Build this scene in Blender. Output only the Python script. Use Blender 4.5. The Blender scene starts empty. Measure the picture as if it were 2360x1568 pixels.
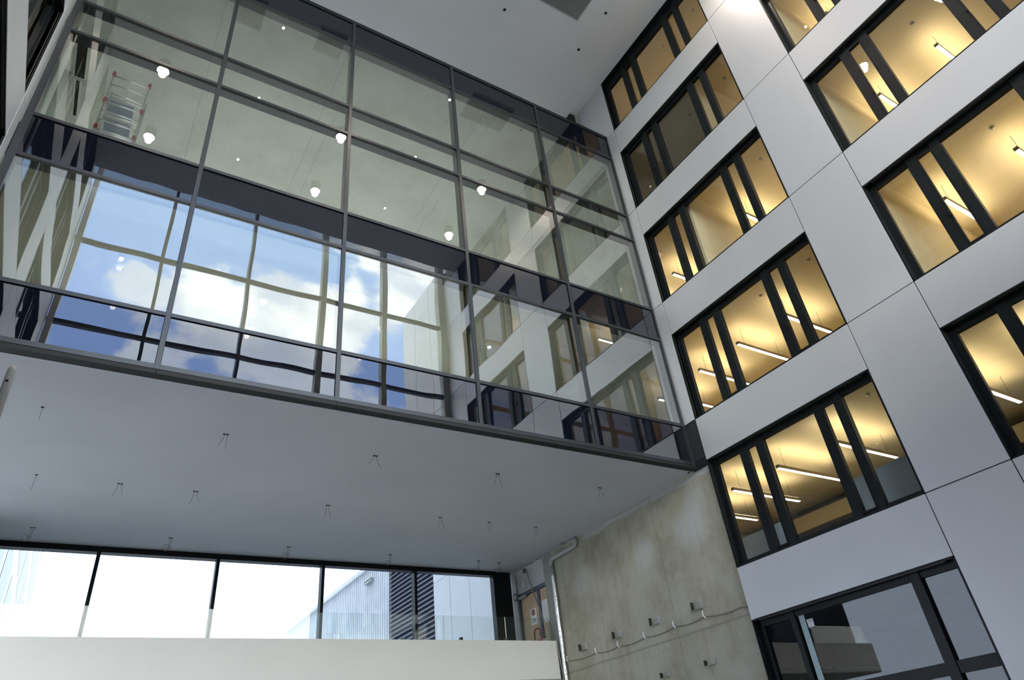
import bpy, math, random
from mathutils import Vector, Matrix
random.seed(7)
sc = bpy.context.scene
COL = sc.collection

# ------------------------------------------------------------------ camera
CAM = Vector((-13.28309, -11.34896, 1.6))
yaw, pitch, roll, FPX = 0.613396, 0.588228, -0.121650, 1572.94
def cam_axes():
    ca, sa, cb, sb, cc, cs = math.cos(yaw), math.sin(yaw), math.cos(pitch), math.sin(pitch), math.cos(roll), math.sin(roll)
    f = Vector((sa*cb, ca*cb, sb)); r = Vector((ca, -sa, 0)); u = r.cross(f)
    return r*cc+u*cs, -r*cs+u*cc, f
_r, _u, _f = cam_axes()
cd = bpy.data.cameras.new('camera'); cam = bpy.data.objects.new('camera', cd); COL.objects.link(cam)
cam.matrix_world = Matrix(((_r.x,_u.x,-_f.x,CAM.x),(_r.y,_u.y,-_f.y,CAM.y),(_r.z,_u.z,-_f.z,CAM.z),(0,0,0,1)))
cd.sensor_fit = 'HORIZONTAL'; cd.sensor_width = 36; cd.lens = 36*FPX/2360; cd.clip_start = .05; cd.clip_end = 500
sc.camera = cam
vs = sc.view_settings
vs.view_transform = 'Standard'; vs.look = 'None'; vs.gamma = 1; vs.use_curve_mapping = False; vs.exposure = 0.22
try:
    sc.cycles.max_bounces = 12; sc.cycles.diffuse_bounces = 7; sc.cycles.glossy_bounces = 5
    sc.cycles.transparent_max_bounces = 40; sc.cycles.use_denoising = True
    sc.cycles.sample_clamp_indirect = 8; sc.cycles.caustics_reflective = False
except Exception: pass

# ------------------------------------------------------------------ node helper
class NT:
    def __init__(s, tree): s.t = tree; s.n = tree.nodes; s.l = tree.links; s.n.clear()
    def a(s, typ, **kw):
        nd = s.n.new(typ)
        ins = kw.pop('ins', {})
        for k, v in kw.items(): setattr(nd, k, v)
        for k, v in ins.items(): s.set(nd, k, v)
        return nd
    def set(s, nd, k, v):
        sock = nd.inputs[k]
        if isinstance(v, bpy.types.Node): s.l.new(v.outputs[0], sock)
        elif isinstance(v, bpy.types.NodeSocket): s.l.new(v, sock)
        else: sock.default_value = v
    def m(s, op, a, b=0.0, c=None, clamp=False):
        nd = s.a('ShaderNodeMath', operation=op, use_clamp=clamp, ins={0: a, 1: b})
        if c is not None: s.set(nd, 2, c)
        return nd
    def mixc(s, f, a, b):
        nd = s.a('ShaderNodeMix', data_type='RGBA')
        s.set(nd, 0, f); s.set(nd, 6, a); s.set(nd, 7, b)
        return nd.outputs[2]
    def ramp(s, f, lo, hi):
        return s.a('ShaderNodeMapRange', interpolation_type='SMOOTHSTEP', ins={0: f, 1: lo, 2: hi})
def c4(c): return (c[0], c[1], c[2], 1)

# ------------------------------------------------------------------ world: broken cloud over blue
W = bpy.data.worlds.new('sky'); sc.world = W; W.use_nodes = True
w = NT(W.node_tree)
tc = w.a('ShaderNodeTexCoord'); sep = w.a('ShaderNodeSeparateXYZ', ins={0: tc.outputs['Generated']})
X, Y, Z = sep.outputs
invy = w.m('DIVIDE', 1.0, w.m('MAXIMUM', w.m('ABSOLUTE', Y), .02))
U = w.m('MULTIPLY', X, invy); V = w.m('MULTIPLY', Z, invy)
uv = w.a('ShaderNodeCombineXYZ', ins={0: U, 1: V, 2: 0.0})
n1 = w.a('ShaderNodeTexNoise', ins={'Vector': uv, 'Scale': 5.2, 'Detail': 9.0, 'Roughness': .6, 'Distortion': .25})
n2 = w.a('ShaderNodeTexNoise', ins={'Vector': uv, 'Scale': 16.0, 'Detail': 6.0, 'Roughness': .6})
field = w.m('MULTIPLY', w.m('SUBTRACT', n1.outputs[0], .5), 2.6)
field = w.m('ADD', field, w.m('MULTIPLY', w.m('SUBTRACT', n2.outputs[0], .5), 1.5))
for (u, v, rad, amp) in [(.0,.735,.05,.75),(.093,.775,.05,.7),(.22,.745,.08,.9),(.125,.69,.07,.85),(.33,.77,.08,.75),(.46,.87,.07,.6),
                         (.03,.60,.05,.6),(.2,.66,.08,.7),(.49,.92,.05,.7),(.38,.95,.04,.4),(.56,.8,.12,.8),(.3,.94,.04,.4),(.3,.66,.08,.5),
                         (-.03,.90,.09,-.9),(.09,.90,.09,-.75),(.2,.90,.05,-.7),(-.07,.66,.06,-.8),(-.02,.62,.03,-.5),(.29,.88,.05,-.7),(.38,.87,.03,-.4),(-.1,.8,.08,-.7),(.42,.70,.05,-.6)]:
    d = w.a('ShaderNodeVectorMath', operation='DISTANCE', ins={0: uv, 1: (u, v, 0)})
    g = w.m('SUBTRACT', 1.0, w.m('DIVIDE', d.outputs['Value'], rad*1.7), clamp=True)
    field = w.m('ADD', field, w.m('MULTIPLY', w.m('MULTIPLY', g, g), amp*1.5))
cloud = w.ramp(field, -.12, .42)
n3 = w.a('ShaderNodeTexNoise', ins={'Vector': uv, 'Scale': 7.5, 'Detail': 5.0})
ccol = w.mixc(w.ramp(n3.outputs[0], .38, .62), (2.2, 2.4, 2.8, 1), (3.7, 3.7, 3.65, 1))
low = w.ramp(V, .76, .60)          # greyer cloud bases lower down
ccol = w.mixc(w.m('MULTIPLY', low, .75), ccol, (2.3, 2.6, 3.3, 1))
bcol = w.mixc(w.ramp(V, .55, 1.05), (.95, 1.45, 2.9, 1), (1.25, 1.8, 2.7, 1))
sky = w.mixc(cloud, bcol, ccol)
hor = w.ramp(V, .55, .40)
sky = w.mixc(hor, sky, (11.5, 11.5, 11.2, 1))
high = w.ramp(V, 1.1, 1.5)
sky = w.mixc(high, sky, (2.4, 2.5, 2.6, 1))
south = w.ramp(Y, -.05, .12)       # the far side of the building faces bright overcast
sky = w.mixc(south, sky, (2.0, 2.35, 2.95, 1))
ground = w.ramp(Z, .0, -.03)
sky = w.mixc(ground, sky, (.9, .9, .9, 1))
bg = w.a('ShaderNodeBackground', ins={0: sky, 1: 1.0})
w.l.new(bg.outputs[0], w.a('ShaderNodeOutputWorld').inputs[0])

# ------------------------------------------------------------------ materials
MATS = {}
def newmat(name):
    m = bpy.data.materials.new(name); m.use_nodes = True; MATS[name] = m
    return m, NT(m.node_tree)
def pbr(name, col, rough=.5, metal=0.0, var=.06, vscale=1.2, bump=0.0, bscale=60., emit=None, estr=0.0, spec=.5, detail=4.0):
    m, t = newmat(name)
    tc = t.a('ShaderNodeTexCoord')
    n = t.a('ShaderNodeTexNoise', ins={'Vector': tc.outputs['Object'], 'Scale': vscale, 'Detail': detail})
    lo = tuple(max(0, c*(1-var)) for c in col); hi = tuple(min(1, c*(1+var)) for c in col)
    cc = t.mixc(t.ramp(n.outputs[0], .3, .7), c4(lo), c4(hi))
    b = t.a('ShaderNodeBsdfPrincipled', ins={'Base Color': cc, 'Roughness': rough, 'Metallic': metal})
    b.inputs['Specular IOR Level'].default_value = spec
    if emit: b.inputs['Emission Color'].default_value = c4(emit); b.inputs['Emission Strength'].default_value = estr
    if bump:
        nb = t.a('ShaderNodeTexNoise', ins={'Vector': tc.outputs['Object'], 'Scale': bscale, 'Detail': 3.0})
        bp = t.a('ShaderNodeBump', ins={'Height': nb.outputs[0], 'Strength': bump, 'Distance': .01}); t.set(b, 'Normal', bp)
    t.l.new(b.outputs[0], t.a('ShaderNodeOutputMaterial').inputs[0])
    return m
def glass(name, f0, f90, tint, wave=0.0, wscale=.6, rcol=(1, 1, 1)):
    m, t = newmat(name)
    lw = t.a('ShaderNodeLayerWeight', ins={0: .5})
    p = t.m('POWER', lw.outputs['Facing'], 3.0)
    fac = t.m('ADD', t.m('MULTIPLY', p, f90-f0), f0)
    gl = t.a('ShaderNodeBsdfGlossy', ins={0: c4(rcol), 'Roughness': 0.0})
    if wave:
        tc = t.a('ShaderNodeTexCoord')
        mp = t.a('ShaderNodeMapping', ins={0: tc.outputs['Object'], 3: (1.0, 1.0, .45)})
        n = t.a('ShaderNodeTexNoise', ins={'Vector': mp, 'Scale': wscale, 'Detail': 1.0, 'Roughness': .4})
        bp = t.a('ShaderNodeBump', ins={'Height': n.outputs[0], 'Strength': 1.0, 'Distance': wave}); t.set(gl, 'Normal', bp)
    tr = t.a('ShaderNodeBsdfTransparent', ins={0: c4(tint)})
    mx = t.a('ShaderNodeMixShader', ins={0: fac, 1: tr, 2: gl})
    t.l.new(mx.outputs[0], t.a('ShaderNodeOutputMaterial').inputs[0])
    return m
def concrete(name, top=None, sk=.85, bmp=.08, base=(.30, .30, .26), stain=(.20, .185, .14), light=(.42, .42, .40), joints=(), axis=1, hlines=(), patches=(), streak=True, rough=.75):
    m, t = newmat(name)
    tc = t.a('ShaderNodeTexCoord'); P = tc.outputs['Object']
    s = t.a('ShaderNodeSeparateXYZ', ins={0: P})
    n1 = t.a('ShaderNodeTexNoise', ins={'Vector': P, 'Scale': .75, 'Detail': 7.0, 'Roughness': .62})
    n2 = t.a('ShaderNodeTexNoise', ins={'Vector': P, 'Scale': 4.5, 'Detail': 8.0, 'Roughness': .7})
    cc = t.mixc(t.m('MULTIPLY', t.ramp(n1.outputs[0], .36, .72), sk), c4(base), c4(stain))
    cc = t.mixc(t.m('MULTIPLY', t.ramp(n2.outputs[0], .45, .75), .5), cc, c4(light))
    if streak:
        mp = t.a('ShaderNodeMapping', ins={0: P, 3: (7.0, 7.0, .35)})
        n3 = t.a('ShaderNodeTexNoise', ins={'Vector': mp, 'Scale': 1.0, 'Detail': 3.0})
        cc = t.mixc(t.m('MULTIPLY', t.ramp(n3.outputs[0], .52, .72), .35), cc, c4(stain))
    for (a, b, r, k) in patches:
        q = t.a('ShaderNodeCombineXYZ', ins={0: s.outputs[1], 1: s.outputs[2], 2: 0.0})
        d = t.a('ShaderNodeVectorMath', operation='DISTANCE', ins={0: q, 1: (a, b, 0)})
        dd = t.m('ADD', d.outputs['Value'], t.m('MULTIPLY', t.m('SUBTRACT', n2.outputs[0], .5), .25))
        cc = t.mixc(t.m('MULTIPLY', t.ramp(dd, r, r*.25), k), cc, (.50, .51, .51, 1))
    if top:
        zz = t.m('ADD', s.outputs[2], t.m('MULTIPLY', t.m('SUBTRACT', n1.outputs[0], .5), .45))
        mk = t.m('MULTIPLY', t.ramp(zz, top[0], top[0]+.05), t.ramp(s.outputs[1], top[1], top[1]-.3))
        cc = t.mixc(t.m('MULTIPLY', mk, .75), cc, (.47, .48, .48, 1))
    for y in joints:
        d = t.m('ABSOLUTE', t.m('SUBTRACT', s.outputs[axis], y))
        cc = t.mixc(t.m('MULTIPLY', t.m('LESS_THAN', d, .008), .6), cc, (.10, .10, .09, 1))
    for (z, dk) in hlines:
        d = t.m('ABSOLUTE', t.m('SUBTRACT', t.m('ADD', s.outputs[2], t.m('MULTIPLY', n1.outputs[0], .05)), z))
        cc = t.mixc(t.m('MULTIPLY', t.ramp(d, .05, .0), dk), cc, (.15, .15, .14, 1))
    vz = t.a('ShaderNodeTexVoronoi', ins={'Vector': P, 'Scale': 2.1, 'Randomness': .8})
    cc = t.mixc(t.m('MULTIPLY', t.m('LESS_THAN', vz.outputs['Distance'], .045), .5), cc, (.12, .12, .11, 1))
    b = t.a('ShaderNodeBsdfPrincipled', ins={'Base Color': cc, 'Roughness': rough})
    bp = t.a('ShaderNodeBump', ins={'Height': n2.outputs[0], 'Strength': bmp, 'Distance': .02}); t.set(b, 'Normal', bp)
    t.l.new(b.outputs[0], t.a('ShaderNodeOutputMaterial').inputs[0])
    return m
def emis(name, col, s):
    m, t = newmat(name)
    e = t.a('ShaderNodeEmission', ins={0: c4(col), 1: s}); t.l.new(e.outputs[0], t.a('ShaderNodeOutputMaterial').inputs[0])
    return m

M_panel = pbr('satin_panel', (.56, .565, .58), rough=.47, metal=.4, var=.025, vscale=.5, bump=.02, bscale=8)
M_panel_edge = pbr('panel_edge', (.75, .75, .76), rough=.3, var=.02)
M_joint = pbr('dark_joint', (.02, .021, .024), rough=.7)
M_black = pbr('black_frame', (.008, .010, .011), rough=.38, var=.1, spec=.2)
M_black2 = pbr('brown_black_strip', (.03, .026, .018), rough=.35)
M_mull = pbr('mullion_metal', (.034, .037, .042), rough=.30, metal=.45, var=.05)
M_white = pbr('white_plaster', (.52, .53, .54), rough=.85, var=.04, vscale=.8, bump=.03, bscale=20)
M_ceil = pbr('ceiling_plaster', (.86, .87, .89), rough=.85, var=.02, vscale=.5)
M_balc = pbr('balcony_plaster', (.82, .80, .76), rough=.8, var=.02, vscale=.6)
M_conc = concrete('raw_concrete', base=(.40, .38, .31), stain=(.26, .235, .165), light=(.44, .43, .38), joints=(4.9, 2.05), hlines=((4.55, .5),),
                  patches=((.79, 6.95, .8, .5), (2.68, 6.8, .65, .5), (5.6, 6.85, .65, .35), (.47, 7.5, .55, .35)), top=(8.02, 5.3))
M_conc_g = concrete('room_concrete', base=(.44, .47, .455), stain=(.33, .345, .32), light=(.54, .57, .56), joints=(-9.6, -9.2, -5.0, -4.6, -2.0, -13.0), axis=0, streak=False)
M_conc_w = concrete('room_wall_concrete', base=(.42, .44, .42), stain=(.30, .31, .28), light=(.5, .5, .5), joints=(3.0, 6.0), axis=1)
M_conc_d = concrete('grey_ceiling_concrete', base=(.30, .31, .28), stain=(.26, .26, .22), light=(.34, .34, .32), streak=False)
M_floor = pbr('floor_screed', (.74, .74, .72), rough=.7, var=.06)
M_cream = pbr('cream_plaster', (.78, .69, .49), rough=.8, var=.03)
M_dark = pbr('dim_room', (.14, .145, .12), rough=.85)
M_spback = pbr('shadow_box', (.015, .018, .024), rough=.5)
G_vis = glass('glass_vision', .095, .6, (.85, .875, .865), wave=.0009, wscale=.8)
G_vis2 = glass('glass_vision_wavy', .17, .7, (.76, .785, .765), wave=.0045, wscale=.8)
G_win = glass('glass_window', .032, .5, (.95, .96, .94))
G_clear = glass('glass_clear', .03, .5, (.95, .97, .97))
G_bal = glass('glass_balustrade', .022, .5, (.93, .96, .95))
def spandrel_mat(name, wave, r0):
    m, t = newmat(name)
    lw = t.a('ShaderNodeLayerWeight', ins={0: .5})
    fac = t.m('ADD', t.m('MULTIPLY', t.m('POWER', lw.outputs['Facing'], 3.0), .35), r0)
    tc = t.a('ShaderNodeTexCoord'); n = t.a('ShaderNodeTexNoise', ins={'Vector': tc.outputs['Object'], 'Scale': .9, 'Detail': 1.0})
    bp = t.a('ShaderNodeBump', ins={'Height': n.outputs[0], 'Strength': 1.0, 'Distance': wave})
    gl = t.a('ShaderNodeBsdfGlossy', ins={0: (1, 1, 1, 1), 'Roughness': 0.0, 'Normal': bp})
    df = t.a('ShaderNodeBsdfDiffuse', ins={0: (.004, .005, .009, 1)})
    mx = t.a('ShaderNodeMixShader', ins={0: fac, 1: df, 2: gl})
    t.l.new(mx.outputs[0], t.a('ShaderNodeOutputMaterial').inputs[0])
    return m
G_sp = spandrel_mat('glass_spandrel', .0018, .07)
G_spl = spandrel_mat('glass_spandrel_lower', .0022, .135)
M_lampwarm = emis('lamp_warm', (1, .80, .50), 25.0)
M_lampface = emis('lamp_face', (1, .86, .62), 8.0)
M_down = emis('lamp_down', (1, .88, .74), 22.0)
M_alu = pbr('aluminium', (.55, .56, .57), rough=.35, metal=.6)
M_foil = pbr('pipe_foil', (.75, .76, .77), rough=.16, metal=.95, bump=.8, bscale=35)
M_pvc = pbr('pipe_pvc', (.42, .43, .42), rough=.5)
M_wire = pbr('cable_black', (.03, .02, .02), rough=.5)
M_cable = pbr('cable_grey', (.42, .41, .37), rough=.6)
M_red = pbr('hose_red', (.32, .015, .012), rough=.4)
M_wood = pbr('door_boarding', (.55, .42, .27), rough=.6, var=.08, vscale=3)
M_doorframe = pbr('door_frame_metal', (.10, .13, .18), rough=.35, metal=.4)
M_steel = pbr('galvanised_steel', (.62, .63, .63), rough=.32, metal=.7)
M_bracket = pbr('bracket_plate', (.36, .35, .30), rough=.45, metal=.3)
M_paper = pbr('paper_white', (.8, .8, .8), rough=.7)
M_pole = pbr('pole_white', (.9, .9, .9), rough=.4)
M_ink = pbr('ink_grey', (.12, .13, .18), rough=.7)
M_tape = pbr('tape_blue', (.42, .55, .58), rough=.6)
M_grille = pbr('grille_metal', (.45, .46, .45), rough=.45, metal=.3)
M_cavity = pbr('cavity_black', (.012, .013, .012), rough=.9)
M_exwhite = pbr('exterior_panel', (.82, .84, .86), rough=.6, var=.02)
M_corr = pbr('corrugated_sheet', (.76, .79, .83), rough=.45)
M_louv = pbr('louvre_dark', (.035, .037, .06), rough=.5)
M_louv2 = pbr('louvre_edge', (.30, .33, .42), rough=.5)
M_leaf = pbr('foliage', (.05, .06, .07), rough=.8, var=.5, vscale=6)
M_pblue = pbr('board_pale_blue', (.42, .47, .55), rough=.6)
M_blue = pbr('blue_plastic', (.12, .16, .4), rough=.5)
M_flash = pbr('dull_black_metal', (.016, .018, .018), rough=.55, spec=.2)
M_treerefl = pbr('window_painted_reflection', (.07, .08, .13), rough=.3, var=.9, vscale=14)  # reflected foliage painted into the panes as random speckle
M_ground = pbr('ground_paving', (.5, .5, .49), rough=.9)

# ------------------------------------------------------------------ geometry helpers
class MB:
    def __init__(s): s.v = []; s.f = []
    def box(s, x0, x1, y0, y1, z0, z1):
        x0, x1 = sorted((x0, x1)); y0, y1 = sorted((y0, y1)); z0, z1 = sorted((z0, z1))
        b = len(s.v)
        s.v += [(x, y, z) for z in (z0, z1) for y in (y0, y1) for x in (x0, x1)]
        s.f += [tuple(b+i for i in q) for q in ((0,2,3,1),(4,5,7,6),(0,1,5,4),(2,6,7,3),(0,4,6,2),(1,3,7,5))]
        return s
    def prism(s, pts, ax, a, b):
        """closed polygon (2D pts) extruded along axis ax from a to b"""
        n = len(pts); o = len(s.v)
        for h in (a, b):
            for p in pts:
                q = list(p); q.insert(ax, h); s.v.append(tuple(q))
        s.f.append(tuple(o+i for i in range(n))); s.f.append(tuple(o+n+i for i in reversed(range(n))))
        for i in range(n): j = (i+1) % n; s.f.append((o+i, o+n+i, o+n+j, o+j))
        return s
    def tube(s, pts, r, n=8, closed=False):
        pts = [Vector(p) for p in pts]; o = len(s.v); N = len(pts)
        prev = None
        for i, p in enumerate(pts):
            if closed: d = pts[(i+1) % N]-pts[i-1]
            else: d = pts[min(i+1, N-1)]-pts[max(i-1, 0)]
            d.normalize()
            if prev is None:
                a = d.orthogonal().normalized()
            else:
                a = (prev-d*prev.dot(d)).normalized()
            prev = a; b = d.cross(a)
            rr = r[i] if isinstance(r, (list, tuple)) else r
            for k in range(n):
                t = 2*math.pi*k/n; s.v.append(tuple(p+a*math.cos(t)*rr+b*math.sin(t)*rr))
        for i in range(N if closed else N-1):
            j = (i+1) % N
            for k in range(n):
                l = (k+1) % n; s.f.append((o+i*n+k, o+i*n+l, o+j*n+l, o+j*n+k))
        if not closed:
            s.f.append(tuple(o+k for k in reversed(range(n)))); s.f.append(tuple(o+(N-1)*n+k for k in range(n)))
        return s
    def build(s, name, mat, parent=None, smooth=False, bevel=0):
        me = bpy.data.meshes.new(name); me.from_pydata(s.v, [], s.f); me.update()
        import bmesh
        bm = bmesh.new(); bm.from_mesh(me); bmesh.ops.recalc_face_normals(bm, faces=bm.faces); bm.to_mesh(me); bm.free()
        me.materials.append(mat)
        if smooth:
            for p in me.polygons: p.use_smooth = True
        o = bpy.data.objects.new(name, me); COL.objects.link(o)
        if parent is not None:
            o.parent = parent; o.location = -Vector(parent.location)
        if bevel:
            md = o.modifiers.new('bevel', 'BEVEL'); md.width = bevel; md.segments = 2; md.limit_method = 'ANGLE'
        return o
def B(*a): return MB().box(*a)
def tag(o, label, cat, group=None, kind=None):
    o['label'] = label; o['category'] = cat
    if group: o['group'] = group
    if kind: o['kind'] = kind
    return o
def empty(name, loc): 
    o = bpy.data.objects.new(name, None); COL.objects.link(o); o.location = loc; o.empty_display_size = .1
    return o
def thing(name, label, cat, loc, group=None): return tag(empty(name, loc), label, cat, group)
def struct(name, label, cat, loc=(0, 0, 0)): return tag(empty(name, loc), label, cat, None, 'structure')
def smesh(name, mb, mat, label, cat): return tag(mb.build(name, mat), label, cat, None, 'structure')
def setloc(o, loc):
    """put the mesh's origin at loc without moving it"""
    loc = Vector(loc); o.data.transform(Matrix.Translation(-loc)); o.location = loc
    return o
def copy_tree(root, offset):
    r = root.copy(); COL.objects.link(r); r.location = Vector(root.location)+Vector(offset)
    for ch in root.children:
        c = ch.copy(); COL.objects.link(c); c.parent = r
        for g in ch.children:
            d = g.copy(); COL.objects.link(d); d.parent = c
    return r

L = [21.13, 17.23, 13.33, 9.43, 5.53, 1.63]
SP = 1.17                  # spandrel height
CEIL = 23.87
YB = -13.05                # plane of the opposite glazed wall
XL = -15.9                 # plane of the left facade
BAYS = [(-.42, -5.17), (-6.76, -11.51)]
TOPS = [CEIL, L[0]-SP, L[1]-SP, L[2]-SP, L[3]-SP, L[4]-SP]   # window heads, sill i = L[i] for i=0..5

# ------------------------------------------------------------------ ground and floors
smesh('ground', B(-60, 60, -60, 90, -.6, -.3), M_ground, 'grey paved ground outside around the building', 'ground')
smesh('floor', B(XL, .15, YB, 9.5, -.3, 0), M_floor, 'grey screed floor of the tall atrium', 'floor')

# ------------------------------------------------------------------ facades
ROWN = ['top storey', 'second storey down', 'third storey down', 'fourth storey down', 'fifth storey down', 'lowest storey']
def facade(sx, xp, name, label, right):
    """cladding facade in the plane x = xp; depth goes in direction sx (+1 to the right)"""
    X = lambda d: xp+sx*d
    wl = struct(name, label, 'wall')
    g = .009
    def panel(y0, y1, z0, z1):
        MB().box(X(0), X(.03), min(y0, y1)+g, max(y0, y1)-g, z0+g, z1-g).build('cladding_panel', M_panel, wl, bevel=.004)
    for k in range(6):
        ztop = CEIL if k == 0 else L[k-1]; zb = L[k]
        for (a, b) in ((-5.17, -6.76), (-11.51, YB)): panel(a, b, zb, ztop)
        if k <= 3: panel(-.42, (1.18 if k == 0 else -.012), zb, ztop)
        elif not right: panel(-.42, 0, zb, ztop)
        for (a, b) in BAYS: panel(a, b, zb-SP, zb)
    for (a, b) in ((-5.17, -6.76), (-11.51, YB)): panel(a, b, 0, L[5])
    for (a, b) in BAYS: panel(a, b, 0, L[5]-SP)
    if not right: panel(-.42, 0, 0, L[5])
    bk = MB()
    for k in range(6): bk.box(X(.035), X(.32), YB, -.43, L[k]-SP+.03, L[k]-.03)
    for (a, b) in ((-5.2, -6.73), (-11.54, YB)): bk.box(X(.035), X(.30), a, b, 0, CEIL+.1)
    bk.box(X(.035), X(.30), YB, -.43, 0, L[5]-SP)
    bk.box(X(.035), X(.14), -.45, 0, 8.4 if right else 0, CEIL+.1)
    if right: bk.box(X(.035), X(.14), 0, 1.2, L[0], CEIL+.1)
    bk.build('backing_wall', M_joint, wl)
    return wl
wr = facade(1, 0.0, 'wall_right', 'grey panel-clad facade with black ribbon windows right of the atrium', True)
wlf = facade(-1, XL, 'wall_left', 'grey panel-clad facade at the left edge, seen mostly as a reflection', False)

LAY = [('p', .17, .93), ('m', .93, 1.15), ('v', 1.15, 1.47), ('m', 1.47, 1.67), ('p', 1.67, 3.16), ('m', 3.16, 3.38), ('v', 3.38, 3.71), ('m', 3.71, 3.89), ('p', 3.89, 4.64)]
LAYLOW = [('p', .17, .91), ('m', .91, 1.04), ('p', 1.04, 3.75), ('m', 3.75, 3.95), ('p', 3.95, 4.62)]
wincount = [0]
def window(xp, sx, ya, z0, z1, lab, low=False, top=False, simple=False):
    X = lambda d: xp+sx*d
    wincount[0] += 1
    wn = struct('window_%d' % wincount[0], lab, 'window', (X(.2), ya-2.37, z0))
    zt = z1-(.44 if top else .16); zb = z0+.13
    W_ = 4.75
    lin = MB()      # reveal lining
    lin.box(X(.004), X(.28), ya, ya-.03, z0, z1).box(X(.004), X(.28), ya-W_+.03, ya-W_, z0, z1)
    lin.box(X(.004), X(.28), ya, ya-W_, z1-.03, z1).box(X(.004), X(.28), ya, ya-W_, z0, z0+.03)
    lin.build('reveal_lining', M_black, wn)
    fr = MB()
    fr.box(X(.17), X(.27), ya-.03, ya-.17, z0+.03, z1-.03).box(X(.17), X(.27), ya-W_+.11, ya-W_+.03, z0+.03, z1-.03)
    fr.box(X(.17), X(.27), ya-.17, ya-W_+.11, zt, z1-.03).box(X(.17), X(.27), ya-.17, ya-W_+.11, z0+.03, zb)
    if not top:   # blind box slot under the head
        for a, b in ((.25, 1.1), (1.3, 2.6), (2.9, 4.4)): pass
    fr.build('frame', M_black, wn)
    if not top:
        MB().box(X(.03), X(.06), ya-.2, ya-W_+.2, z1-.045, z1-.03).build('head_strip', M_black2, wn)
    MB().box(X(.05), X(.07), ya-.030, ya-.036, z0+.05, z1-.1).build('jamb_strip', M_black2, wn)
    zm = (2.70 if low else None)
    for kind, a, b in (LAYLOW if low else LAY):
        if kind == 'm':
            MB().box(X(.14), X(.28), ya-a, ya-b, z0+.03, z1-.03).build('mullion', M_black, wn, bevel=.006)
        else:
            top_z = zt-(.05 if kind == 'v' else 0)
            if low:
                MB().box(X(.215), X(.225), ya-a, ya-b, 2.80, top_z).build('pane', G_win, wn)
                MB().box(X(.215), X(.225), ya-a, ya-b, zb, 2.60).build('pane', G_win, wn)
            else:
                pn = MB().box(X(.215), X(.225), ya-a, ya-b, zb, top_z).build('pane', G_win, wn)
            if kind == 'v' and not simple:
                e = .022
                v = MB().box(X(.13), X(.2), ya-a, ya-a-e, zb, top_z).box(X(.13), X(.2), ya-b+e, ya-b, zb, top_z)
                v.box(X(.13), X(.2), ya-a, ya-b, top_z, top_z+.05).box(X(.13), X(.2), ya-a, ya-b, zb-.02, zb+.012)
                v.build('vent_frame', M_black, wn)
                MB().box(X(.09), X(.13), ya-a-.005, ya-a+.02, (zb+top_z)/2-.45, (zb+top_z)/2-.30).build('handle', M_black, wn, bevel=.004)
    if low:
        MB().box(X(.16), X(.27), ya-.17, ya-W_+.11, 2.60, 2.80).build('transom', M_black, wn)
    return wn
for b, (ya, yb) in enumerate(BAYS):
    bn = ['bay beside the glass box', 'bay nearest the camera on the right'][b]
    for k in range(6):
        if b == 1 and k == 5: continue
        lit = 'lit ribbon window'
        if k == 5 or False: lit = 'unlit ribbon window with concrete room behind'
        if k == 1 and b == 0: lit = 'half-dark ribbon window'
        window(0, 1, ya, L[k] if k < 5 else L[5], TOPS[k], '%s in the right facade, %s, %s' % (lit, ROWN[k], bn), low=(k == 5), top=(k == 0)) if k != 4 else \
        window(0, 1, ya, L[4], TOPS[4], '%s in the right facade, %s, %s' % ('lit office window with pale boards behind', 'fifth storey down', bn))
for b, (ya, yb) in enumerate(BAYS):
    for k in range(6):
        window(XL, -1, ya, L[k], TOPS[k], 'dark unlit ribbon window in the left facade, %s, %s' % (ROWN[k], ['beside the glass box', 'beside the camera'][b]), top=(k == 0), simple=True)
# ------------------------------------------------------------------ atrium ceiling
cl = struct('ceiling', 'smooth pale grey plaster ceiling over the whole atrium', 'ceiling')
cm = MB().box(XL-.3, .3, -11.88, 3.4, CEIL, CEIL+.25)
cm.box(XL-.3, .3, -11.88, -11.8, CEIL+.25, 26.9).box(XL-.3, .3, YB-.3, -11.88, 26.6, 26.9)
cm.box(XL-.6, XL-.3, YB-.3, -11.8, CEIL, 26.9).box(.3, .6, YB-.3, -11.8, CEIL, 26.9)
cm.build('ceiling_board', M_ceil, cl)
smesh('ceiling.001', B(XL-7, 14, -11.94, 10.2, 25.1, 25.3), M_joint, 'dark roof deck over the rooms and the atrium', 'roof')
smesh('ceiling.004', MB().box(.62, 14, -14, -11.95, 25.1, 25.3).box(XL-7, XL-.62, -14, -11.95, 25.1, 25.3), M_joint, 'dark roof deck strips beside the glazed north end', 'roof')
smesh('wall_back', B(XL, .3, 3.4, 3.6, L[0], CEIL+.2), M_ceil, 'pale wall above the glass box roof, behind its parapet', 'wall')

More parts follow.
